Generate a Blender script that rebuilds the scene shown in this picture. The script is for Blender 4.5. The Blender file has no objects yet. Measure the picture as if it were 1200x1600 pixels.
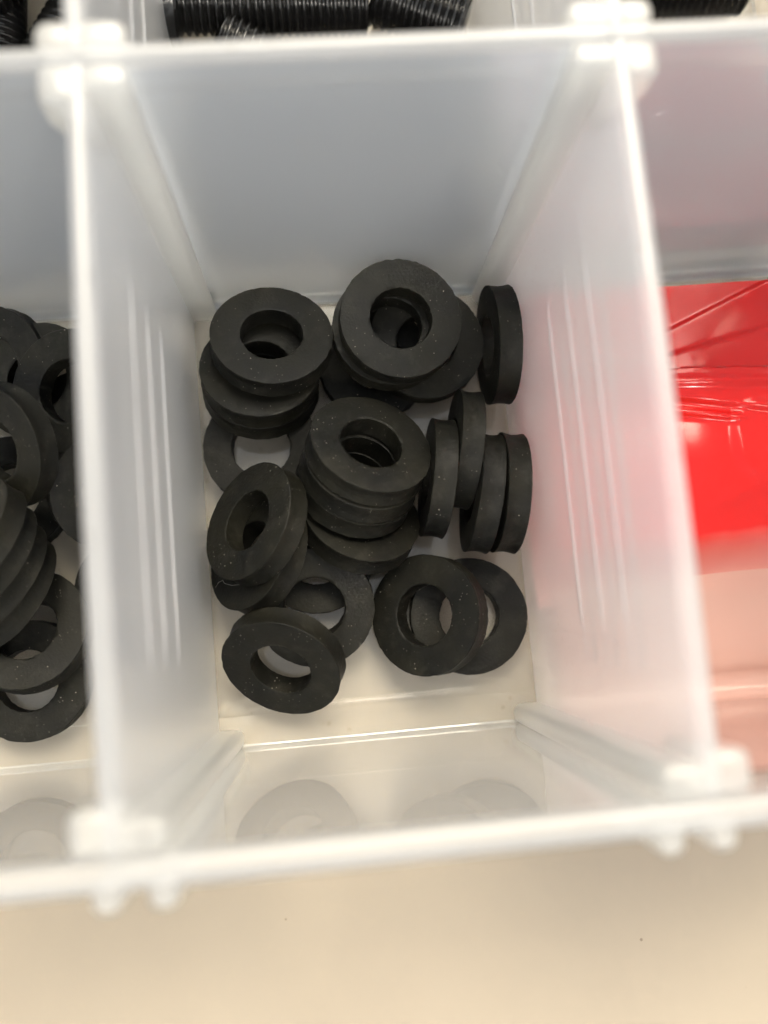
import bpy, bmesh, math, random
from mathutils import Vector, Matrix, noise

S = 0.001                      # everything below is written in millimetres
scene = bpy.context.scene
C = scene.collection

# ------------------------------------------------------------------ camera
cam_d = bpy.data.cameras.new('camera')
cam = bpy.data.objects.new('camera', cam_d)
C.objects.link(cam)
cam.location = (-5.173 * S, 15.368 * S, 126.048 * S)
cam.rotation_euler = (0.127, -0.054, -0.085)
cam_d.sensor_fit = 'VERTICAL'
cam_d.sensor_height = 32.0
cam_d.lens = 1405.3 / 1600 * 32.0
cam_d.clip_start = 0.004
cam_d.clip_end = 20
cam_d.dof.use_dof = True
cam_d.dof.focus_distance = 0.1185
cam_d.dof.aperture_fstop = 9.5
scene.camera = cam

# ------------------------------------------------------------------ light of the room
world = bpy.data.worlds.new('World')
scene.world = world
world.use_nodes = True
bg = world.node_tree.nodes['Background']
bg.inputs['Color'].default_value = (0.91, 0.955, 1.0, 1)
bg.inputs['Strength'].default_value = 0.49


def area(name, loc, target, sx, sy, power, col):
    d = bpy.data.lights.new(name, 'AREA')
    d.shape = 'RECTANGLE'
    d.size, d.size_y = sx, sy
    d.energy = power
    d.color = col
    o = bpy.data.objects.new(name, d)
    C.objects.link(o)
    o.location = loc
    v = Vector(target) - Vector(loc)
    o.rotation_euler = v.to_track_quat('-Z', 'Y').to_euler()
    return o


area('ceiling_tube_light', (0.30, 0.95, 1.60), (0, 0.03, 0), 1.2, 0.80, 38, (1.0, 0.90, 0.72))
for lx in (-0.60, 0.04, 0.68):
    area('ceiling_lamp', (lx, -0.9, 1.5), (lx * 0.3, 0.0, 0), 0.20, 0.16, 4.0, (1.0, 0.93, 0.82))

scene.view_settings.view_transform = 'Standard'
scene.view_settings.look = 'None'
scene.view_settings.gamma = 1.0
scene.view_settings.exposure = 0.90
scene.render.engine = 'CYCLES'
scene.cycles.use_denoising = True
scene.cycles.use_adaptive_sampling = True
scene.cycles.adaptive_threshold = 0.03
scene.cycles.max_bounces = 12
scene.cycles.diffuse_bounces = 9
scene.cycles.transmission_bounces = 10
scene.cycles.transparent_max_bounces = 12
scene.cycles.caustics_reflective = True
scene.cycles.caustics_refractive = True
scene.cycles.blur_glossy = 0.6
scene.cycles.sample_clamp_indirect = 6.0


# ------------------------------------------------------------------ helpers
def tag(o, label=None, cat=None, group=None, kind=None):
    if label: o['label'] = label
    if cat: o['category'] = cat
    if group: o['group'] = group
    if kind: o['kind'] = kind
    return o


def empty(name, loc=(0, 0, 0)):
    o = bpy.data.objects.new(name, None)
    o.empty_display_size = 0.005
    o.location = Vector(loc) * S
    C.objects.link(o)
    return o


def link(name, me, mat, parent=None, loc=(0, 0, 0)):
    o = bpy.data.objects.new(name, me)
    if mat is not None and not me.materials:
        me.materials.append(mat)
    o.location = Vector(loc) * S
    C.objects.link(o)
    if parent is not None:
        o.parent = parent
    return o


def bm_mesh(bm, name, smooth=False):
    for v in bm.verts:
        v.co *= S
    me = bpy.data.meshes.new(name)
    bm.to_mesh(me)
    bm.free()
    if smooth:
        for f in me.polygons:
            f.use_smooth = True
    return me


def box_bm(x0, x1, y0, y1, z0, z1, bevel=0.0, seg=2, bm=None, taper=None):
    b = bm or bmesh.new()
    vs = []
    for z in (z0, z1):
        for (x, y) in ((x0, y0), (x1, y0), (x1, y1), (x0, y1)):
            vs.append(b.verts.new((x, y, z)))
    fs = [(3, 2, 1, 0), (4, 5, 6, 7), (0, 1, 5, 4), (1, 2, 6, 5), (2, 3, 7, 6), (3, 0, 4, 7)]
    faces = [b.faces.new([vs[i] for i in f]) for f in fs]
    if bevel > 0:
        es = set()
        for f in faces:
            es.update(f.edges)
        bmesh.ops.bevel(b, geom=list(es), offset=bevel, segments=seg, affect='EDGES', profile=0.5)
    return b


# ------------------------------------------------------------------ materials
def new_mat(name):
    m = bpy.data.materials.new(name)
    m.use_nodes = True
    nt = m.node_tree
    nt.nodes.clear()
    out = nt.nodes.new('ShaderNodeOutputMaterial')
    return m, nt, out


def N(nt, kind, **kw):
    n = nt.nodes.new(kind)
    for k, v in kw.items():
        if k in n.inputs:
            n.inputs[k].default_value = v
        else:
            setattr(n, k, v)
    return n


def plastic(name, col, tcol, rough_coat, rough_body, trans, thru=0.5, ior=1.06, skin=1.56, bump=0.0, specks=0.0, scratch=0.0):
    """Cloudy polypropylene: light soaks through, the skin mirrors at grazing angles."""
    m, nt, out = new_mat(name)
    L = nt.links.new
    tc = N(nt, 'ShaderNodeTexCoord')
    diff = N(nt, 'ShaderNodeBsdfDiffuse')
    trl = N(nt, 'ShaderNodeBsdfTranslucent')
    ref = N(nt, 'ShaderNodeBsdfRefraction', IOR=ior, Roughness=rough_body)
    gl = N(nt, 'ShaderNodeBsdfAnisotropic', Roughness=rough_coat)
    gl.inputs['Color'].default_value = (1, 1, 1, 1)
    fr = N(nt, 'ShaderNodeFresnel', IOR=skin)
    mott = N(nt, 'ShaderNodeTexNoise', Scale=55.0, Detail=3.0)
    L(tc.outputs['Object'], mott.inputs['Vector'])
    cr = N(nt, 'ShaderNodeValToRGB')
    cr.color_ramp.elements[0].position = 0.3
    cr.color_ramp.elements[0].color = (col[0] * 0.95, col[1] * 0.95, col[2] * 0.955, 1)
    cr.color_ramp.elements[1].position = 0.7
    cr.color_ramp.elements[1].color = (*col, 1)
    L(mott.outputs['Fac'], cr.inputs['Fac'])
    colour = cr.outputs['Color']
    if specks > 0:
        vo = N(nt, 'ShaderNodeTexVoronoi', Scale=520.0)
        L(tc.outputs['Object'], vo.inputs['Vector'])
        pn = N(nt, 'ShaderNodeTexNoise', Scale=90.0, Detail=2.0)
        L(tc.outputs['Object'], pn.inputs['Vector'])
        a = N(nt, 'ShaderNodeMath', operation='LESS_THAN'); a.inputs[1].default_value = 0.17
        L(vo.outputs['Distance'], a.inputs[0])
        b = N(nt, 'ShaderNodeMath', operation='GREATER_THAN'); b.inputs[1].default_value = 0.56
        L(pn.outputs['Fac'], b.inputs[0])
        c = N(nt, 'ShaderNodeMath', operation='MULTIPLY')
        L(a.outputs[0], c.inputs[0]); L(b.outputs[0], c.inputs[1])
        c2 = N(nt, 'ShaderNodeMath', operation='MULTIPLY'); c2.inputs[1].default_value = specks
        L(c.outputs[0], c2.inputs[0])
        mx = N(nt, 'ShaderNodeMixRGB')
        mx.inputs['Color2'].default_value = (0.10, 0.08, 0.06, 1)
        L(c2.outputs[0], mx.inputs['Fac']); L(colour, mx.inputs['Color1'])
        colour = mx.outputs['Color']
    L(colour, diff.inputs['Color'])
    for n in (trl, ref):
        n.inputs['Color'].default_value = (*tcol, 1)
    m1 = N(nt, 'ShaderNodeMixShader', Fac=thru)
    L(diff.outputs[0], m1.inputs[1]); L(trl.outputs[0], m1.inputs[2])
    m2 = N(nt, 'ShaderNodeMixShader', Fac=trans)
    L(m1.outputs[0], m2.inputs[1]); L(ref.outputs[0], m2.inputs[2])
    m3 = N(nt, 'ShaderNodeMixShader')
    # only the outer skin mirrors; light leaving the sheet from inside passes through
    ge = N(nt, 'ShaderNodeNewGeometry')
    inv = N(nt, 'ShaderNodeMath', operation='SUBTRACT'); inv.inputs[0].default_value = 1.0
    L(ge.outputs['Backfacing'], inv.inputs[1])
    fm = N(nt, 'ShaderNodeMath', operation='MULTIPLY')
    L(fr.outputs[0], fm.inputs[0]); L(inv.outputs[0], fm.inputs[1])
    L(fm.outputs[0], m3.inputs['Fac'])
    L(m2.outputs[0], m3.inputs[1]); L(gl.outputs[0], m3.inputs[2])
    if bump > 0:
        nz = N(nt, 'ShaderNodeTexNoise', Scale=38.0, Detail=2.0)
        L(tc.outputs['Object'], nz.inputs['Vector'])
        bp = N(nt, 'ShaderNodeBump', Strength=bump, Distance=0.0006)
        L(nz.outputs['Fac'], bp.inputs['Height'])
        L(bp.outputs[0], gl.inputs['Normal'])
        L(bp.outputs[0], fr.inputs['Normal'])
    L(m3.outputs[0], out.inputs['Surface'])
    return m


M_wall = plastic('clear_polypropylene', (0.86, 0.91, 0.97), (0.985, 0.98, 0.965), 0.03, 0.20, 0.80, skin=1.8, bump=0.05)
M_part = plastic('hazy_polypropylene', (0.76, 0.86, 1.0), (0.95, 0.97, 1.0), 0.03, 0.44, 0.79, bump=0.06, ior=1.24)
M_floor = plastic('floor_polypropylene', (0.96, 0.95, 0.92), (0.99, 0.98, 0.945), 0.05, 0.20, 0.75, bump=0.06, specks=0.9)
M_post = plastic('milky_polypropylene', (0.97, 0.965, 0.95), (0.985, 0.98, 0.96), 0.30, 0.40, 0.62, thru=0.66, bump=0.1)
M_div = plastic('frosted_polypropylene', (0.975, 0.985, 0.995), (0.985, 0.985, 0.99), 0.30, 0.38, 0.60, thru=0.66, bump=0.12, specks=0.5)


def rubber():
    m, nt, out = new_mat('black_rubber')
    L = nt.links.new
    tc = N(nt, 'ShaderNodeTexCoord')
    oi = N(nt, 'ShaderNodeObjectInfo')
    add = N(nt, 'ShaderNodeVectorMath', operation='ADD')
    sc = N(nt, 'ShaderNodeVectorMath', operation='SCALE'); sc.inputs['Scale'].default_value = 0.7
    cmb = N(nt, 'ShaderNodeCombineXYZ')
    for i in range(3):
        L(oi.outputs['Random'], cmb.inputs[i])
    L(cmb.outputs[0], sc.inputs[0])
    L(tc.outputs['Object'], add.inputs[0]); L(sc.outputs[0], add.inputs[1])
    P = add.outputs[0]
    big = N(nt, 'ShaderNodeTexNoise', Scale=160.0, Detail=4.0)
    fine = N(nt, 'ShaderNodeTexNoise', Scale=2600.0, Detail=3.0)
    L(P, big.inputs['Vector']); L(P, fine.inputs['Vector'])
    cr = N(nt, 'ShaderNodeValToRGB')
    cr.color_ramp.elements[0].position = 0.30; cr.color_ramp.elements[0].color = (0.0040, 0.0041, 0.0036, 1)
    cr.color_ramp.elements[1].position = 0.72; cr.color_ramp.elements[1].color = (0.0105, 0.0099, 0.0062, 1)
    L(big.outputs['Fac'], cr.inputs['Fac'])
    # dust: sparse tiny pale flecks, denser in some places
    vo = N(nt, 'ShaderNodeTexVoronoi', Scale=2000.0)
    L(P, vo.inputs['Vector'])
    lt = N(nt, 'ShaderNodeMath', operation='LESS_THAN'); lt.inputs[1].default_value = 0.13
    L(vo.outputs['Distance'], lt.inputs[0])
    sep = N(nt, 'ShaderNodeSeparateColor')
    L(vo.outputs['Color'], sep.inputs[0])
    gt = N(nt, 'ShaderNodeMath', operation='GREATER_THAN'); gt.inputs[1].default_value = 0.58
    L(sep.outputs[0], gt.inputs[0])
    mu = N(nt, 'ShaderNodeMath', operation='MULTIPLY')
    L(lt.outputs[0], mu.inputs[0]); L(gt.outputs[0], mu.inputs[1])
    cl = N(nt, 'ShaderNodeTexNoise', Scale=230.0, Detail=3.0)
    L(P, cl.inputs['Vector'])
    cm = N(nt, 'ShaderNodeMapRange'); cm.inputs['From Min'].default_value = 0.44; cm.inputs['From Max'].default_value = 0.66
    L(cl.outputs['Fac'], cm.inputs['Value'])
    mu1 = N(nt, 'ShaderNodeMath', operation='MULTIPLY')
    L(mu.outputs[0], mu1.inputs[0]); L(cm.outputs[0], mu1.inputs[1])
    mu2 = N(nt, 'ShaderNodeMath', operation='MULTIPLY')
    L(mu1.outputs[0], mu2.inputs[0]); L(sep.outputs[1], mu2.inputs[1])
    # faint dusty film in smears
    sm = N(nt, 'ShaderNodeTexNoise', Scale=420.0, Detail=6.0, Roughness=0.7)
    L(P, sm.inputs['Vector'])
    smr = N(nt, 'ShaderNodeMapRange'); smr.inputs['From Min'].default_value = 0.52; smr.inputs['From Max'].default_value = 0.80
    smr.inputs['To Max'].default_value = 0.10
    L(sm.outputs['Fac'], smr.inputs['Value'])
    mxs = N(nt, 'ShaderNodeMixRGB')
    mxs.inputs['Color2'].default_value = (0.16, 0.15, 0.12, 1)
    L(smr.outputs[0], mxs.inputs['Fac']); L(cr.outputs['Color'], mxs.inputs['Color1'])
    mx = N(nt, 'ShaderNodeMixRGB')
    mx.inputs['Color2'].default_value = (0.50, 0.46, 0.38, 1)
    L(mu2.outputs[0], mx.inputs['Fac']); L(mxs.outputs['Color'], mx.inputs['Color1'])
    b = N(nt, 'ShaderNodeBsdfPrincipled', Roughness=0.62)
    b.inputs['Specular IOR Level'].default_value = 0.19
    rr = N(nt, 'ShaderNodeMapRange')
    rr.inputs['To Min'].default_value = 0.44; rr.inputs['To Max'].default_value = 0.64
    L(big.outputs['Fac'], rr.inputs['Value']); L(rr.outputs[0], b.inputs['Roughness'])
    L(mx.outputs[0], b.inputs['Base Color'])
    bp = N(nt, 'ShaderNodeBump', Strength=0.35, Distance=0.00012)
    L(fine.outputs['Fac'], bp.inputs['Height']); L(bp.outputs[0], b.inputs['Normal'])
    L(b.outputs[0], out.inputs['Surface'])
    return m


M_rubber = rubber()


def simple(name, col, rough, spec=0.5, noise_amt=0.0, scale=200.0, coat=0.0, bump=0.0, bscale=300.0):
    m, nt, out = new_mat(name)
    L = nt.links.new
    b = N(nt, 'ShaderNodeBsdfPrincipled', Roughness=rough)
    b.inputs['Specular IOR Level'].default_value = spec
    b.inputs['Coat Weight'].default_value = coat
    b.inputs['Coat Roughness'].default_value = 0.04
    tc = N(nt, 'ShaderNodeTexCoord')
    nz = N(nt, 'ShaderNodeTexNoise', Scale=scale, Detail=4.0)
    L(tc.outputs['Object'], nz.inputs['Vector'])
    cr = N(nt, 'ShaderNodeValToRGB')
    cr.color_ramp.elements[0].position = 0.25
    cr.color_ramp.elements[0].color = (*[c * (1 - noise_amt) for c in col], 1)
    cr.color_ramp.elements[1].position = 0.75
    cr.color_ramp.elements[1].color = (*[min(1, c * (1 + noise_amt)) for c in col], 1)
    L(nz.outputs['Fac'], cr.inputs['Fac'])
    L(cr.outputs[0], b.inputs['Base Color'])
    if bump > 0:
        n2 = N(nt, 'ShaderNodeTexNoise', Scale=bscale, Detail=3.0)
        L(tc.outputs['Object'], n2.inputs['Vector'])
        bp = N(nt, 'ShaderNodeBump', Strength=bump, Distance=0.0003)
        L(n2.outputs['Fac'], bp.inputs['Height']); L(bp.outputs[0], b.inputs['Normal'])
    L(b.outputs[0], out.inputs['Surface'])
    return m


M_nylon = simple('black_nylon', (0.009, 0.009, 0.009), 0.17, 0.7, 0.2, 400, bump=0.2, bscale=900)


def film(name, col, tcol, mix, rough=0.10):
    m, nt, out = new_mat(name)
    L = nt.links.new
    d = N(nt, 'ShaderNodeBsdfDiffuse'); d.inputs['Color'].default_value = (*col, 1)
    t = N(nt, 'ShaderNodeBsdfTranslucent'); t.inputs['Color'].default_value = (*tcol, 1)
    g = N(nt, 'ShaderNodeBsdfAnisotropic', Roughness=rough)
    f = N(nt, 'ShaderNodeFresnel', IOR=1.5)
    tc = N(nt, 'ShaderNodeTexCoord')
    nz = N(nt, 'ShaderNodeTexNoise', Scale=70.0, Detail=3.0)
    L(tc.outputs['Object'], nz.inputs['Vector'])
    bp = N(nt, 'ShaderNodeBump', Strength=0.05, Distance=0.0006)
    L(nz.outputs['Fac'], bp.inputs['Height'])
    L(bp.outputs[0], g.inputs['Normal']); L(bp.outputs[0], f.inputs['Normal'])
    a = N(nt, 'ShaderNodeMixShader', Fac=mix)
    L(d.outputs[0], a.inputs[1]); L(t.outputs[0], a.inputs[2])
    b = N(nt, 'ShaderNodeMixShader')
    L(f.outputs[0], b.inputs['Fac']); L(a.outputs[0], b.inputs[1]); L(g.outputs[0], b.inputs[2])
    L(b.outputs[0], out.inputs['Surface'])
    return m


M_red = film('red_film', (0.80, 0.012, 0.010), (0.92, 0.02, 0.014), 0.35)
# shade at the back is painted as a deeper red; the bag pales towards its thin sealed front edge
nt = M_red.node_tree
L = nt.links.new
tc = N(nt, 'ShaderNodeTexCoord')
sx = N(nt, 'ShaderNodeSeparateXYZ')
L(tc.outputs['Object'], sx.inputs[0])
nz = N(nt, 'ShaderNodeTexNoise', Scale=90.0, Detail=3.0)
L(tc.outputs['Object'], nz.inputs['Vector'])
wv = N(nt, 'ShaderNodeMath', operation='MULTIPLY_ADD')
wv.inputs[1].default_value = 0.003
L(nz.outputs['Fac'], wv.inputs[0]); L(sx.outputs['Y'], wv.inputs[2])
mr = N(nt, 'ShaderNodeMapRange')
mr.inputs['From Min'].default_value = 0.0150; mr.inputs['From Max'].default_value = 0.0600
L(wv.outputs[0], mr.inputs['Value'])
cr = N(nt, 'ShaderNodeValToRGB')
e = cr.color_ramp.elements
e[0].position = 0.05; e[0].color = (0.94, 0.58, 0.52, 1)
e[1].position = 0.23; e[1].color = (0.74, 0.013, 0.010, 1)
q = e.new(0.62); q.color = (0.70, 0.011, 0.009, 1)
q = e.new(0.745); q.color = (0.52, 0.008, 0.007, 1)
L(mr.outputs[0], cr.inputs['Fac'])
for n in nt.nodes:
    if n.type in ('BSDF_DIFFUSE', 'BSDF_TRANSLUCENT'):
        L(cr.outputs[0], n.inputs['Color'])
M_pink = film('pink_glow_film', (0.95, 0.67, 0.60), (0.98, 0.68, 0.61), 0.7)  # red light bounced off the packet, put into the colour


def table_mat():
    m, nt, out = new_mat('cream_laminate')
    L = nt.links.new
    tc = N(nt, 'ShaderNodeTexCoord')
    b = N(nt, 'ShaderNodeBsdfPrincipled', Roughness=0.42)
    b.inputs['Specular IOR Level'].default_value = 0.35
    nz = N(nt, 'ShaderNodeTexNoise', Scale=28.0, Detail=5.0)
    L(tc.outputs['Object'], nz.inputs['Vector'])
    cr = N(nt, 'ShaderNodeValToRGB')
    cr.color_ramp.elements[0].position = 0.3; cr.color_ramp.elements[0].color = (0.305, 0.256, 0.195, 1)
    cr.color_ramp.elements[1].position = 0.7; cr.color_ramp.elements[1].color = (0.340, 0.286, 0.217, 1)
    L(nz.outputs['Fac'], cr.inputs['Fac'])
    vo = N(nt, 'ShaderNodeTexVoronoi', Scale=170.0)
    L(tc.outputs['Object'], vo.inputs['Vector'])
    lt = N(nt, 'ShaderNodeMath', operation='LESS_THAN'); lt.inputs[1].default_value = 0.035
    L(vo.outputs['Distance'], lt.inputs[0])
    sep = N(nt, 'ShaderNodeSeparateColor'); L(vo.outputs['Color'], sep.inputs[0])
    mu = N(nt, 'ShaderNodeMath', operation='MULTIPLY')
    L(lt.outputs[0], mu.inputs[0]); L(sep.outputs[0], mu.inputs[1])
    mx = N(nt, 'ShaderNodeMixRGB'); mx.inputs['Color2'].default_value = (0.12, 0.08, 0.05, 1)
    L(mu.outputs[0], mx.inputs['Fac']); L(cr.outputs[0], mx.inputs['Color1'])
    L(mx.outputs[0], b.inputs['Base Color'])
    L(b.outputs[0], out.inputs['Surface'])
    return m


# ------------------------------------------------------------------ the table
bm = bmesh.new()
box_bm(-420, 420, -330, 420, -34, -2.4, 2.0, 2, bm)
tag(link('tabletop', bm_mesh(bm, 'tabletop'), table_mat()), 'cream laminate tabletop under the storage box', kind='structure')

# ------------------------------------------------------------------ the storage box
L_ = 63.3          # depth of the front row
H = 56.4           # rim height
WB = 1.5           # wall thickness
DX = 22.95         # divider centre
XE = 68.0          # half length of the box
YB2 = 129.0        # inner face of the far wall

storage = empty('storage_box')
tag(storage, 'cloudy translucent plastic compartment box standing on the cream tabletop', 'storage box')

# floor: one sheet whose compartments have a slightly raised pad with a rounded edge
def pad_axis(lo, hi, pads, step, w):
    """sample positions along one axis and how far into a pad each lies (0 outside .. 1 inside)."""
    out = [(lo, 0.0)]
    for (a, b_) in pads:
        for k in range(15):
            t = k / 14
            out.append((a + w * t, math.sqrt(max(0.0, 1 - (1 - t) ** 2))))
        n = max(1, int((b_ - a - 2 * w) / step))
        for k in range(1, n):
            out.append((a + w + (b_ - a - 2 * w) * k / n, 1.0))
        for k in range(15):
            t = 1 - k / 14
            out.append((b_ - w * t, math.sqrt(max(0.0, 1 - (1 - t) ** 2))))
    out.append((hi, 0.0))
    return out


ax = pad_axis(-XE, XE, ((-XE + 0.6, -DX - 1.05), (-DX + 1.05, DX - 1.05), (DX + 1.05, XE - 0.6)), 6, 0.8)
ay = pad_axis(-1.6, YB2 + 1.4, ((4.3, L_ - 0.9), (L_ + WB + 1.3, YB2 - 1.0)), 6, 2.4)
bm = bmesh.new()
top = [[bm.verts.new((x, y, -0.6 + 0.6 * min(fx, fy) + (0.02 * noise.noise(Vector((x * 0.06, y * 0.06, 1.0))) if min(fx, fy) < 0.99 else 0))) for (y, fy) in ay] for (x, fx) in ax]
for i in range(len(ax) - 1):
    for j in range(len(ay) - 1):
        bm.faces.new((top[i][j], top[i + 1][j], top[i + 1][j + 1], top[i][j + 1]))
edge = [e for e in bm.edges if e.is_boundary]
ret = bmesh.ops.extrude_edge_only(bm, edges=edge)
for v in [g for g in ret['geom'] if isinstance(g, bmesh.types.BMVert)]:
    v.co.z = -2.0
bmesh.ops.holes_fill(bm, edges=[e for e in bm.edges if e.is_boundary], sides=0)
bmesh.ops.recalc_face_normals(bm, faces=bm.faces)
me = bm_mesh(bm, 'floor', True)
me.set_sharp_from_angle(angle=math.radians(40))
link('floor', me, M_floor, storage)


def wall_profile(name, prof, x0, x1, mat, parent, smooth=True):
    """extrude a (y, z) outline along x."""
    b = bmesh.new()
    n = 48
    rows = []
    for i in range(n + 1):
        x = x0 + (x1 - x0) * i / n
        rows.append([b.verts.new((x, y, z)) for (y, z) in prof])
    m = len(prof)
    for i in range(n):
        for j in range(m):
            k = (j + 1) % m
            b.faces.new((rows[i][j], rows[i][k], rows[i + 1][k], rows[i + 1][j]))
    b.faces.new(rows[0][::-1]); b.faces.new(rows[-1])
    bmesh.ops.recalc_face_normals(b, faces=b.faces)
    me = bm_mesh(b, name, smooth)
    me.set_sharp_from_angle(angle=math.radians(28))
    me.materials.append(mat)
    me.materials.append(M_div)            # the thick rim is milkier than the sheet below it
    for f in me.polygons:
        if f.center.z > (H - 1.6) * S:
            f.material_index = 1
    return link(name, me, mat, parent)


def arc(cy, cz, r, a0, a1, n=5):
    return [(cy + r * math.cos(math.radians(a0 + (a1 - a0) * i / n)),
             cz + r * math.sin(math.radians(a0 + (a1 - a0) * i / n))) for i in range(n + 1)]


# back wall of the front row (separates it from the row behind); fillets at the foot on both sides
r = 0.7
prof = ([(L_ - 1.3, -0.58)] + arc(L_ - 1.3, 0.7, 1.3, 270, 360, 5)[1:] + [(L_, 1.4), (L_ - 0.01, 2.4), (L_ - 0.1, 20), (L_ - 0.24, H - 5.6), (L_ - 0.26, H - 4.6), (L_ - 0.42, H - 3.9), (L_ - 0.45, H - 3.0), (L_ - 0.45, H - r - 0.4), (L_ - 0.45, H - r)]
        + arc(L_ - 0.45 + r, H - r, r, 180, 90, 4)[1:] + [(L_ + 1.25 - r, H)] + arc(L_ + 1.25 - r, H - r, r, 90, 0, 4)[1:]
        + [(L_ + 1.25, H - r - 0.5), (L_ + 1.15, H - 6), (L_ + 1.2, 20), (L_ + 1.45, 2.6), (L_ + WB, 1.4), (L_ + WB + 0.3, 0.3), (L_ + WB + 1.2, -0.58)])
wall_profile('partition_wall', prof, -XE, XE, M_part, storage)

# front (outer) wall with a heavier rim
prof = ([(0.55, -0.58)] + arc(0.55, -0.03, 0.55, 270, 180, 6)[1:] + [(0.0, 0.6), (0.0, 2.0), (-0.05, 20), (-0.1, H - 5), (-0.15, H - r - 0.5), (-0.15, H - r)]
        + arc(-0.15 - r, H - r, r, 0, 90, 4)[1:] + [(-2.6 + r, H)] + arc(-2.6 + r, H - r, r, 90, 180, 4)[1:]
        + [(-2.6, H - r - 0.5), (-2.6, H - 4.2), (-1.65, H - 4.8), (-1.6, 20), (-1.6, -0.58)])
wall_profile('front_wall', prof, -XE, XE, M_wall, storage)
prof = [(YB2, -0.58), (YB2, H), (YB2 + 1.4, H), (YB2 + 1.4, -0.58)]
wall_profile('rear_wall', prof, -XE, XE, M_wall, storage)
for sx in (-1, 1):
    a, b_ = sorted((sx * XE, sx * (XE + 1.5)))
    bm = box_bm(a, b_, -1.6, YB2 + 1.4, -2.0, H, 0.4, 2)
    link('end_wall', bm_mesh(bm, 'end_wall'), M_wall, storage)


# vertical guide posts that hold the dividers, on the inside of the walls
def post(name, x0, x1, y0, y1, bev=0.6, z1=H - 0.2, z0=-0.57):
    b = bmesh.new()
    box_bm(x0, x1, y0, y1, z0, z1, 0, 1, b)
    ve = [e for e in b.edges if abs(e.verts[0].co.z - e.verts[1].co.z) > 1]
    bmesh.ops.bevel(b, geom=ve, offset=bev, segments=4, affect='EDGES', profile=0.5)
    te = [e for e in b.edges if e.verts[0].co.z > z1 - 0.01 and e.verts[1].co.z > z1 - 0.01]
    bmesh.ops.bevel(b, geom=te, offset=0.8, segments=4, affect='EDGES', profile=0.5)
    me = bm_mesh(b, name, True)
    me.set_sharp_from_angle(angle=math.radians(40))
    return link(name, me, M_post, storage)


def clip(name, d, ox, wid, y0, y1):
    """short hook at the rim that tapers away down the divider."""
    b = bmesh.new()
    prof = [(0.02, H - 0.2), (0.9 + wid, H - 0.2), (0.9 + wid, H - 4.0), (0.9 + wid * 0.75, H - 5.5), (0.8, H - 9.5), (0.02, H - 9.5)]
    a = [b.verts.new((d + ox * x, y0, z)) for x, z in prof]
    c = [b.verts.new((d + ox * x, y1, z)) for x, z in prof]
    n = len(prof)
    for i in range(n):
        k = (i + 1) % n
        b.faces.new((a[i], a[k], c[k], c[i]))
    b.faces.new(a); b.faces.new(c[::-1])
    bmesh.ops.recalc_face_normals(b, faces=b.faces)
    bmesh.ops.bevel(b, geom=list(b.edges), offset=0.8, segments=4, affect='EDGES', profile=0.5)
    me = bm_mesh(b, name, True)
    return link(name, me, M_post, storage)


for sx in (-1, 1):
    d = sx * DX
    for (ox, wid) in ((sx * -1, 3.3), (sx * 1, 2.3)):
        # ox -1: compartment in the middle ; +1: the outer compartment
        x_in = d + ox * 0.02
        x_out = d + ox * (0.95 + wid)
        x0, x1 = min(x_in, x_out), max(x_in, x_out)
        if ox == -sx:
            post('guide_post', x0, x1, L_ - 2.7, L_ - 0.2, 1.1)
            post('guide_post', x0, x1, -0.1, 2.6, 1.1)
        else:
            clip('guide_clip', d, ox, wid, L_ - 3.6, L_ - 0.2)
            clip('guide_clip', d, ox, wid, -0.1, 3.4)
        post('guide_post', x0, x1, L_ + 1.0, L_ + 3.7, 1.1)
    # outside ribs on the front wall
    for off in (-0.7, 3.5):
        xc = d - sx * off
        post('outer_rib', xc - 1.15, xc + 1.15, -4.4, -1.62, 1.0, z1=H - 1.0, z0=-1.9)


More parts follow.
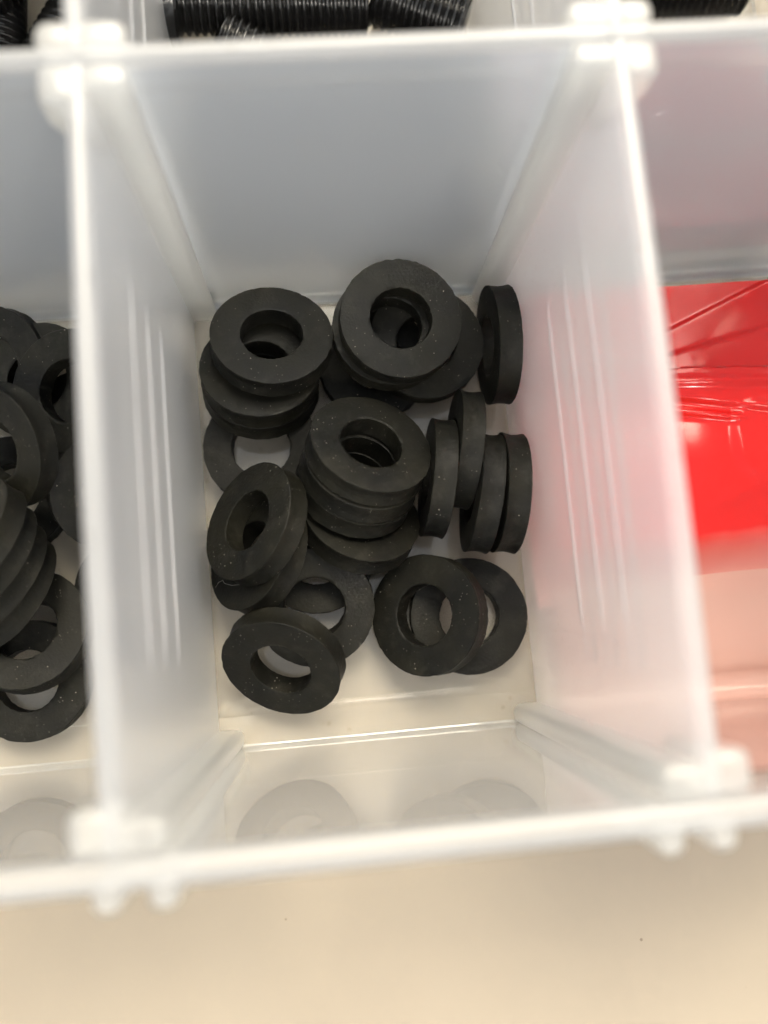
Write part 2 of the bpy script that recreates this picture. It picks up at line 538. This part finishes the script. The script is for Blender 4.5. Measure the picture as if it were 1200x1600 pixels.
# ------------------------------------------------------------------ dividers (lift out)
def divider(y0, y1, xc, label, lean=0.0):
    t = empty('divider', (xc, (y0 + y1) / 2, -0.55))
    yc = (y0 + y1) / 2
    b = bmesh.new()
    ny, prof = 30, []
    # cross-section (x, z): thicker at the foot, rounded top
    hz = H + 0.2
    prof = [(-0.95, 0.0), (-0.85, 18), (-0.93, hz - 2.4), (-0.95, hz - 0.95)]
    prof += [(0.95 * math.cos(math.radians(a)), hz - 0.95 + 0.95 * math.sin(math.radians(a))) for a in (150, 120, 90, 60, 30)]
    prof += [(0.95, hz - 0.95), (0.93, hz - 2.4), (0.85, 18), (0.95, 0.0)]
    rows = []
    for i in range(ny + 1):
        y = y0 - yc + (y1 - y0) * i / ny
        bow = 0.25 * math.cos(math.pi * (y / (y1 - y0)))
        rows.append([b.verts.new((x + bow * z / H * lean, y, z)) for (x, z) in prof])
    m = len(prof)
    for i in range(ny):
        for j in range(m):
            k = (j + 1) % m
            b.faces.new((rows[i][j], rows[i][k], rows[i + 1][k], rows[i + 1][j]))
    b.faces.new(rows[0][::-1]); b.faces.new(rows[-1])
    bmesh.ops.recalc_face_normals(b, faces=b.faces)
    me = bm_mesh(b, 'panel', True)
    me.set_sharp_from_angle(angle=math.radians(50))
    link('panel', me, M_div, t)
    # low horizontal moulded ribs on both faces
    for sgn in (-1, 1):
        for z in (27.5, 35.0, 42.5):
            b = bmesh.new()
            w = 0.55
            xs = 0.80
            ringz = [(xs - 0.1, z - w), (xs + 0.30, z - w * 0.4), (xs + 0.30, z + w * 0.4), (xs - 0.1, z + w)]
            rows = []
            n = 24
            for i in range(n + 1):
                f = i / n
                y = (y0 - yc) * 0.72 + (y1 - y0) * 0.72 * f
                k = min(1.0, 6 * f, 6 * (1 - f))
                k = k * k * (3 - 2 * k)
                bow = 0.25 * math.cos(math.pi * (y / (y1 - y0))) * z / H * lean
                rows.append([b.verts.new((sgn * (xs - 0.1 + (x - xs + 0.1) * k) + bow, y, zz)) for (x, zz) in ringz])
            for i in range(n):
                for j in range(3):
                    b.faces.new((rows[i][j], rows[i][j + 1], rows[i + 1][j + 1], rows[i + 1][j]))
            bmesh.ops.recalc_face_normals(b, faces=b.faces)
            me = bm_mesh(b, 'rib', True)
            link('rib', me, M_div, t)
    tag(t, label, 'divider', 'removable dividers of the storage box')
    return t


divider(0.02, L_ - 0.25, -DX, 'frosted white divider on the left between two lots of washers', -1)
divider(0.02, L_ - 0.25, DX, 'frosted divider on the right, glowing pink beside the red packet', 1)
divider(L_ + 1.35, YB2 - 0.05, -DX, 'blurred divider in the far row at the upper left corner', 0)
divider(L_ + 1.35, YB2 - 0.05, DX, 'blurred divider in the far row at the upper right', 0)


# ------------------------------------------------------------------ rubber washers
RO, RI, TH = 8.0, 4.05, 3.0


def washer_mesh(seed):
    rnd = random.Random(seed)
    seg = 112
    c = rnd.uniform(0.16, 0.26)
    h = TH / 2
    # outline of the section, counter-clockwise: outer side is slightly hollow from punching
    sec = []
    for (rr, z, kind) in (
        (RI + 0.02, h - 0.10, 'i'), (RI + 0.10, h - 0.02, 'i'), (RI + 0.45, h, 'f'), ((RI + RO) / 2, h, 'f'), (RO - 0.40, h, 'f'),
        (RO - 0.06, h - 0.02, 'o'), (RO, h - 0.09, 'o'), (RO - c * 0.7, h * 0.5, 's'), (RO - c, 0, 's'), (RO - c * 0.7, -h * 0.5, 's'),
        (RO, -h + 0.09, 'o'), (RO - 0.06, -h + 0.02, 'o'), (RO - 0.40, -h, 'f'), ((RI + RO) / 2, -h, 'f'), (RI + 0.45, -h, 'f'),
        (RI + 0.10, -h + 0.02, 'i'), (RI + 0.02, -h + 0.10, 'i'), (RI + 0.10, -h * 0.4, 's'), (RI + 0.10, h * 0.4, 's')):
        sec.append((rr, z, kind))
    ph = rnd.uniform(0, 50)
    b = bmesh.new()
    rows = []
    for i in range(seg):
        a = 2 * math.pi * i / seg
        ca, sa = math.cos(a), math.sin(a)
        row = []
        for j, (rr, z, k) in enumerate(sec):
            e = 0.0
            up = 1 if z > 0 else -1
            if k in 'oi':
                e = 0.075 * noise.noise(Vector((ca * 9 + ph, sa * 9, up * 3.0))) + 0.07 * noise.noise(Vector((ca * 26 + ph, sa * 26, up * 7.0)))
            elif k == 's':
                e = 0.05 * noise.noise(Vector((ca * 6 + ph, sa * 6, z * 2)))
            wob = 0.05 * math.sin(2 * a + ph)
            zz = z + 0.05 * math.sin(a * 2 + ph * 1.7) + (0.02 * noise.noise(Vector((ca * 4 + ph, sa * 4, up))) if k == 'f' else 0)
            q = rr + e + wob * (rr / RO)
            row.append(b.verts.new((q * ca, q * sa, zz)))
        rows.append(row)
    m = len(sec)
    for i in range(seg):
        r0, r1 = rows[i], rows[(i + 1) % seg]
        for j in range(m):
            k = (j + 1) % m
            b.faces.new((r0[j], r0[k], r1[k], r1[j]))
    bmesh.ops.recalc_face_normals(b, faces=b.faces)
    me = bm_mesh(b, 'washer', True)
    me.set_sharp_from_angle(angle=math.radians(42))
    me.materials.append(M_rubber)
    return me


WM = [washer_mesh(s) for s in range(7)]
G1 = 'black rubber washers in the middle compartment'
G2 = 'black rubber washers in the left compartment'
WASHERS = [
    (-10.61, 53.62, 9.96, 0.099, 0.345, 0.933, 'tilted washer on top of the back left pile, olive lit face', 1),  # A1
    (-12.57, 50.36, 6.88, 0.069, 0.314, 0.947, 'washer second from top in the back left pile', 1),  # A2
    (-13.43, 40.9, 1.52, 0, 0, 1, 'washer lying flat with bare floor in its hole, left side near the divider', 1),  # B
    (-14.3, 29.34, 10.31, -0.671, 0.304, 0.676, 'steeply tilted dusty washer leaning at the left, uppermost of the pair', 1),  # C1
    (-14.51, 25.76, 7.09, -0.682, 0.295, 0.669, 'lower washer of the steeply tilted pair at the left, hair on its edge', 1),  # C2
    (0.83, 37.32, 13.16, 0.295, 0.488, 0.821, 'top washer of the leaning central stack, olive lit face', 1),  # D1
    (-0.79, 29.31, 5.99, 0.281, 0.507, 0.815, 'bottom washer of the leaning central stack, wide crescent of face showing', 1),  # D4
    (6.42, 54.43, 11.89, 0.063, -0.013, 0.998, 'topmost dusty washer at the back centre, the highest and largest looking', 1),  # E1
    (5.47, 54.41, 8.39, 0.024, 0.045, 0.999, 'washer just under the topmost one at the back centre, peeking out left', 1),  # E2
    (10.35, 53.23, 4.79, 0.047, -0.019, 0.999, 'dark washer at the back centre peeking out to the right of the pile', 1),  # E3
    (-7.61, 18.4, 4.44, -0.024, -0.249, 0.968, 'washer behind the front left one, bright floor in its hole', 1),  # F
    (-12.15, 11.42, 7.29, -0.301, -0.632, 0.714, 'front left washer tilted toward the camera side, closest to the front wall', 1),  # G
    (7.39, 15.86, 5.7, -0.544, 0.048, 0.838, 'front right washer tilted over the one beside it', 1),  # H
    (13.24, 15.28, 1.52, -0, 0, 1, 'flat washer on the floor partly under the front right one', 1),  # I
    (-12.78, 49.42, 4.02, 0.069, 0.314, 0.947, 'lowest washer of the back left pile, resting on the flat ring in front', 1),  # A3
    (3.35, 52.1, 1.5, 0, -0, 1, 'washer on the floor under the back centre pile, mostly in shadow', 1),  # E4
    (-6.9, 25.4, 1.5, 0, -0, 1, 'washer on the floor under the central stack, seen through another washer hole', 1),  # F2
    (19.92, 51.49, 8.09, -0.999, 0.02, 0.03, 'lone washer standing on edge in the back right corner', 1),  # J
    (9.92, 33.81, 8.06, -0.985, 0.168, 0.029, 'washer standing on edge, leftmost of the row by the right divider', 1),  # K1
    (13.68, 37.41, 8.07, -0.984, 0.175, 0.036, 'washer standing on edge, second from left, reaching farthest back in its row', 1),  # K2
    (15.68, 31.37, 8.07, -0.982, 0.187, 0.036, 'washer standing on edge, third from left in the row by the right divider', 1),  # K3
    (19.04, 31.1, 8.07, -0.989, 0.142, 0.04, 'washer standing on edge against the right divider, rightmost of its row', 1),  # K4
    (-0.1, 35.5, 10.7, 0.3, 0.49, 0.82, 'second washer down in the leaning central stack', 1),  # D2
    (-1, 33.9, 8.2, 0.3, 0.49, 0.82, 'third washer down in the leaning central stack', 1),  # D3
    (-48.3, 54.4, 4.3, -0.25, -0.2, 0.94, 'washer tilted at the far upper left edge of the picture', 2),  # L1
    (-42, 51.2, 5.6, -0.1, 0.03, 0.99, 'flat washer at the back of the left compartment under a round dark one', 2),  # L2
    (-36.6, 48.4, 10, -0.25, -0.05, 0.965, 'washer at the back half hidden by the left divider, part of its hole showing', 2),  # L3
    (-45, 41.2, 12.6, -0.52, -0.33, 0.79, 'steep washer at the left picture edge above the leaning stack', 2),  # L4
    (-47.6, 36.9, 1.5, 0, 0, 1, 'washer on the floor under the leaning stack at the left picture edge', 2),  # L11
    (-37.2, 45.6, 1.5, 0, 0, 1, 'washer on the floor of the left compartment seen through another washer hole', 2),  # L10
    (-33.4, 36, 6.3, 0.42, -0.35, 0.84, 'plain faced washer beside the left divider, hole hidden by it', 2),  # L5
    (-48.1, 29.6, 15.5, -0.55, 0.48, 0.68, 'top washer of the leaning stack at the left picture edge', 2),  # L6a
    (-47.9, 27.7, 12.7, -0.55, 0.48, 0.68, 'second washer of the leaning stack at the left picture edge', 2),  # L6b
    (-47.6, 25.8, 9.9, -0.55, 0.48, 0.68, 'third washer of the leaning stack at the left picture edge', 2),  # L6c
    (-47.3, 23.9, 7.1, -0.55, 0.48, 0.68, 'lowest washer of the leaning stack at the left picture edge', 2),  # L6d
    (-45.1, 18.2, 4.9, 0, 0.28, 0.96, 'washer in the left compartment overlapping the front one, dark hole showing', 2),  # L8
    (-31.77, 22.35, 1.51, -0, -0, 1, 'sliver of a washer low against the left divider beside the leaning stack', 2),  # L7
    (-46.231, 11.77, 1.5, 0, 0, 1, 'frontmost washer in the left compartment lying flat on the floor', 2),  # L9
]
rnd = random.Random(4)
for i, (x, y, z, nx, ny, nz, lab, grp) in enumerate(WASHERS):
    o = bpy.data.objects.new('rubber_washer', WM[i % len(WM)])
    C.objects.link(o)
    q = Vector((nx, ny, nz)).to_track_quat('Z', 'X').to_matrix().to_4x4()
    o.matrix_world = Matrix.Translation(Vector((x, y, z)) * S) @ q @ Matrix.Rotation(rnd.uniform(0, 6.28), 4, 'Z')
    tag(o, lab, 'washer', G1 if grp == 1 else G2)


# ------------------------------------------------------------------ black screws in the far row
def screw(name, p0, p1, dia, pitch, head, label, group, tip=False):
    """p0 head end, p1 tip; a real helical thread."""
    p0, p1 = Vector(p0), Vector(p1)
    d = p1 - p0
    Ln = d.length
    t = empty(name, p0)
    t.rotation_euler = d.to_track_quat('Z', 'Y').to_euler()
    R = dia / 2
    dep = pitch * 0.50
    spt = 8
    nr = int(Ln / pitch * spt)
    seg = 40
    b = bmesh.new()
    rows = []
    for i in range(nr + 1):
        z = Ln * i / nr
        row = []
        for j in range(seg):
            a = 2 * math.pi * j / seg
            ph = (z / pitch - j / seg) % 1.0
            tri = 1 - abs(ph * 2 - 1)
            tri = min(1.0, max(0.0, (tri - 0.10) / 0.75))
            env = min(1.0, (Ln - z) / 1.2 + 0.25) if tip else 1.0
            rr = (R - dep + dep * tri) * env
            row.append(b.verts.new((rr * math.cos(a), rr * math.sin(a), z)))
        rows.append(row)
    for i in range(nr):
        for j in range(seg):
            k = (j + 1) % seg
            b.faces.new((rows[i][j], rows[i][k], rows[i + 1][k], rows[i + 1][j]))
    b.faces.new(rows[0][::-1]); b.faces.new(rows[-1])
    bmesh.ops.recalc_face_normals(b, faces=b.faces)
    me = bm_mesh(b, 'threaded_shank', True)
    me.set_sharp_from_angle(angle=math.radians(60))
    link('threaded_shank', me, M_nylon, t)
    if head:
        hr, hh = head
        b = bmesh.new()
        prof = [(0.01, 0.0), (hr - 0.35, 0.0), (hr, -0.35), (hr, -1.3), (hr * 0.82, -hh), (hr * 0.55, -hh), (hr * 0.5, -hh * 0.45), (0.01, -hh * 0.45)]
        rows = []
        for j in range(seg):
            a = 2 * math.pi * j / seg
            rows.append([b.verts.new((rr * math.cos(a), rr * math.sin(a), z)) for rr, z in prof])
        for j in range(seg):
            k = (j + 1) % seg
            for q in range(len(prof) - 1):
                b.faces.new((rows[j][q], rows[j][q + 1], rows[k][q + 1], rows[k][q]))
        bmesh.ops.recalc_face_normals(b, faces=b.faces)
        me = bm_mesh(b, 'head', True)
        me.set_sharp_from_angle(angle=math.radians(35))
        link('head', me, M_nylon, t)
    tag(t, label, 'screw', group)
    return t


SG = 'black screws in the far row'
screw('black_screw', (-20.6, 105.8, 6.0), (6.4, 105.4, 4.4), 8.8, 1.12, (6.2, 4.5),
      'long black screw lying across the far middle compartment, flanged head to the left', SG)
screw('black_screw', (8.0, 106.6, 4.9), (20.6, 101.0, 4.6), 8.8, 1.12, None,
      'black screw slanting to the right end of the far middle compartment', SG)
screw('black_screw', (-3.0, 94.0, 4.6), (-15.4, 99.8, 7.0), 7.0, 1.12, None,
      'short black screw tip poking over the rim in front of the long screw', SG, tip=True)
screw('black_screw', (-47.5, 92.0, 4.5), (-46.0, 124.0, 4.5), 8.8, 1.12, None,
      'black screw at the top left corner of the picture, pointing away', SG)
screw('black_screw', (-47.0, 105.2, 10.5), (-33.0, 118.0, 9.0), 8.0, 1.12, None,
      'black screw lying diagonally on the others at the top left corner', SG)
screw('black_screw', (-40.8, 97.5, 4.2), (-31.2, 113.5, 4.2), 7.6, 1.12, None,
      'black screw beside the far left divider at the top left corner', SG)
screw('black_screw', (45.0, 106.4, 4.6), (63.5, 106.0, 4.6), 8.8, 1.12, (6.0, 4.5),
      'black screw at the top right edge of the picture', SG)



# ------------------------------------------------------------------ red packet in the right compartment
hid = {0: 'black screw blurred behind the cloudy partition wall of the middle compartment',
       -1: 'black screw blurred behind the cloudy partition wall at the left',
       1: 'black screw blurred behind the mauve partition wall above the red packet'}
rs = random.Random(11)
for side in (0, -1, 1):
    for (y, z) in ((73.4, 4.6), (82.4, 4.6), (91.4, 4.6), (77.9, 12.4), (86.9, 12.3)) + (((82.2, 20.0),) if side == 0 else ()):
        if side == -1 and y > 88:
            continue
        xa, xb = -20.5 + 45.5 * side + rs.uniform(0, 3), 20.5 + 45.5 * side - rs.uniform(0, 3)
        screw('black_screw', (xa, y + rs.uniform(-0.4, 0.4), z), (xb, y + rs.uniform(-0.4, 0.4), z), 8.8, 1.6, None, hid[side], 'screws behind the partition wall')


def smooth(e0, e1, v):
    t = max(0.0, min(1.0, (v - e0) / (e1 - e0)))
    return t * t * (3 - 2 * t)


def line_d(x, y, a, b):
    """signed distance to the line a-b, positive on the far (back) side."""
    ax, ay = a; bx, by = b
    dx, dy = bx - ax, by - ay
    l = math.hypot(dx, dy)
    return ((y - ay) * dx - (x - ax) * dy) / l


# fold lines of the film, in millimetres on the packet
LA = ((45.48, 52.83), (51.77, 55.46))
LA2 = ((45.18, 49.17), (59.93, 52.36))
LB = ((45.45, 46.77), (59.43, 46.23))
LC = ((45.29, 44.85), (59.25, 44.04))
LD = ((45.55, 42.35), (58.92, 40.02))
LE = ((46.59, 26.57), (54.84, 30.17))


def packet_h(x, y):
    edge = smooth(24.3, 27.5, x) * smooth(66.2, 63.0, x) * smooth(59.9, 58.9, y) * smooth(15.6, 24.0, y)
    z = 6.2
    d = line_d(x, y, *LA)
    z += 0.5 * smooth(0.5, -0.2, d)
    d2 = line_d(x, y, *LA2)
    z -= 0.6 * smooth(0.3, -0.1, d2)
    d = line_d(x, y, *LB)
    z += 1.1 * smooth(0.25, -0.1, d)
    d = line_d(x, y, *LC)
    z += 0.55 * math.exp(-(d / 0.75) ** 2)
    d = line_d(x, y, *LD)
    z -= 0.7 * smooth(0.5, -0.8, d)
    z += 0.55 * math.exp(-((d + 1.7) / 0.55) ** 2) * smooth(54.5, 51.5, x)
    # rounded blister
    cx, cy = 60.0, 36.2
    qx, qy = abs(x - cx) - 4.6, abs(y - cy) - 1.6
    sd = math.hypot(max(qx, 0), max(qy, 0)) + min(max(qx, qy), 0) - 3.6
    z += 0.35 * smooth(0.9, -0.9, sd)
    d = line_d(x, y, *LE)
    z += 0.16 * math.exp(-(d / 0.9) ** 2) * smooth(45.0, 50.0, x) * smooth(60.0, 54.0, x)
    z += 0.8 * noise.noise(Vector((x * 0.06, y * 0.07, 3.1))) 
    z -= 0.10 * max(0, 34 - y)
    return 0.25 + max(0.05, z) * edge


def sheet(name, x0, x1, y0, y1, nx, ny, fn, thick, mat, parent, zb=None):
    b = bmesh.new()
    top, bot = [], []
    for i in range(nx + 1):
        x = x0 + (x1 - x0) * i / nx
        top.append([]); bot.append([])
        for j in range(ny + 1):
            y = y0 + (y1 - y0) * j / ny
            h = fn(x, y)
            top[-1].append(b.verts.new((x, y, h)))
            bot[-1].append(b.verts.new((x, y, zb if zb is not None else h - thick)))
    for i in range(nx):
        for j in range(ny):
            b.faces.new((top[i][j], top[i + 1][j], top[i + 1][j + 1], top[i][j + 1]))
            b.faces.new((bot[i][j], bot[i][j + 1], bot[i + 1][j + 1], bot[i + 1][j]))
    for i in range(nx):
        b.faces.new((top[i][0], bot[i][0], bot[i + 1][0], top[i + 1][0]))
        b.faces.new((top[i][ny], top[i + 1][ny], bot[i + 1][ny], bot[i][ny]))
    for j in range(ny):
        b.faces.new((top[0][j], top[0][j + 1], bot[0][j + 1], bot[0][j]))
        b.faces.new((top[nx][j], bot[nx][j], bot[nx][j + 1], top[nx][j + 1]))
    bmesh.ops.recalc_face_normals(b, faces=b.faces)
    me = bm_mesh(b, name, True)
    me.set_sharp_from_angle(angle=math.radians(60))
    return link(name, me, mat, parent)


packet = empty('red_packet', (0, 0, 0))
tag(packet, 'glossy red plastic packet with folded film filling the right compartment', 'packet')
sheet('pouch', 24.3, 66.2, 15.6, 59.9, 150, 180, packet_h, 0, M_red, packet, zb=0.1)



# added pale pink film: paints the packet's red glow on floor and front wall
b = bmesh.new()
path = [(18.4, 1.3), (17.4, 1.05), (16.2, 0.8), (15.2, 0.62), (14.2, 0.52), (13.0, 0.45), (10.0, 0.4), (7.0, 0.38), (6.4, 0.33), (5.7, 0.28), (5.0, 0.1), (4.5, -0.12), (4.1, -0.35), (3.2, -0.38), (2.0, -0.25),
        (1.2, 0.2), (0.75, 1.1), (0.6, 3.0), (0.55, 10.0), (0.5, 20.0), (0.5, 32.0), (0.5, 44.0), (0.55, 50.5)]
nx = 46
rows = []
for i in range(nx + 1):
    x = 26.4 + (65.5 - 26.4) * i / nx
    row = []
    for (y, z) in path:
        k = noise.noise(Vector((x * 0.11, y * 0.25, z * 0.08)))
        row.append((b.verts.new((x, y + (0.12 * k if z > 2 else 0), z + (0.22 * (k + 0.6) if y > 5.5 else 0))),
                    b.verts.new((x, y - (0.16 if z > 2 else 0), z - 0.14 + (0.22 * (k + 0.6) if y > 5.5 else 0)))))
    rows.append(row)
n = len(path)
for i in range(nx):
    for j in range(n - 1):
        for q in (0, 1):
            b.faces.new((rows[i][j][q], rows[i + 1][j][q], rows[i + 1][j + 1][q], rows[i][j + 1][q]))
bmesh.ops.recalc_face_normals(b, faces=b.faces)
link('glow_film', bm_mesh(b, 'glow_film', True), M_pink, packet)


# ------------------------------------------------------------------ a hair caught on a washer
def fibre(pts, rad, label):
    P = [Vector(p) for p in pts]
    b = bmesh.new()
    rows = []
    for i, p in enumerate(P):
        d = (P[min(i + 1, len(P) - 1)] - P[max(i - 1, 0)]).normalized()
        a = d.orthogonal().normalized()
        c = d.cross(a)
        rows.append([b.verts.new(p + rad * (a * math.cos(k * math.pi / 3) + c * math.sin(k * math.pi / 3))) for k in range(6)])
    for i in range(len(P) - 1):
        for k in range(6):
            b.faces.new((rows[i][k], rows[i][(k + 1) % 6], rows[i + 1][(k + 1) % 6], rows[i + 1][k]))
    b.faces.new(rows[0][::-1]); b.faces.new(rows[-1])
    bmesh.ops.recalc_face_normals(b, faces=b.faces)
    o = link('lint_fibre', bm_mesh(b, 'lint_fibre', True), M_lint)
    tag(o, label, 'lint')


M_lint = simple('pale_lint', (0.30, 0.29, 0.26), 0.8, 0.2, 0.1, 500)
fibre([(-20.59, 21.92, 4.94), (-20.19, 22.48, 5.1), (-19.51, 22.74, 5.68), (-19.23, 22.26, 6.17), (-18.19, 21.87, 7.41), (-17.08, 21.81, 8.57), (-16.97, 22.47, 8.39)],
      0.035, 'thin pale hair on the lower of the two steep washers at the left')
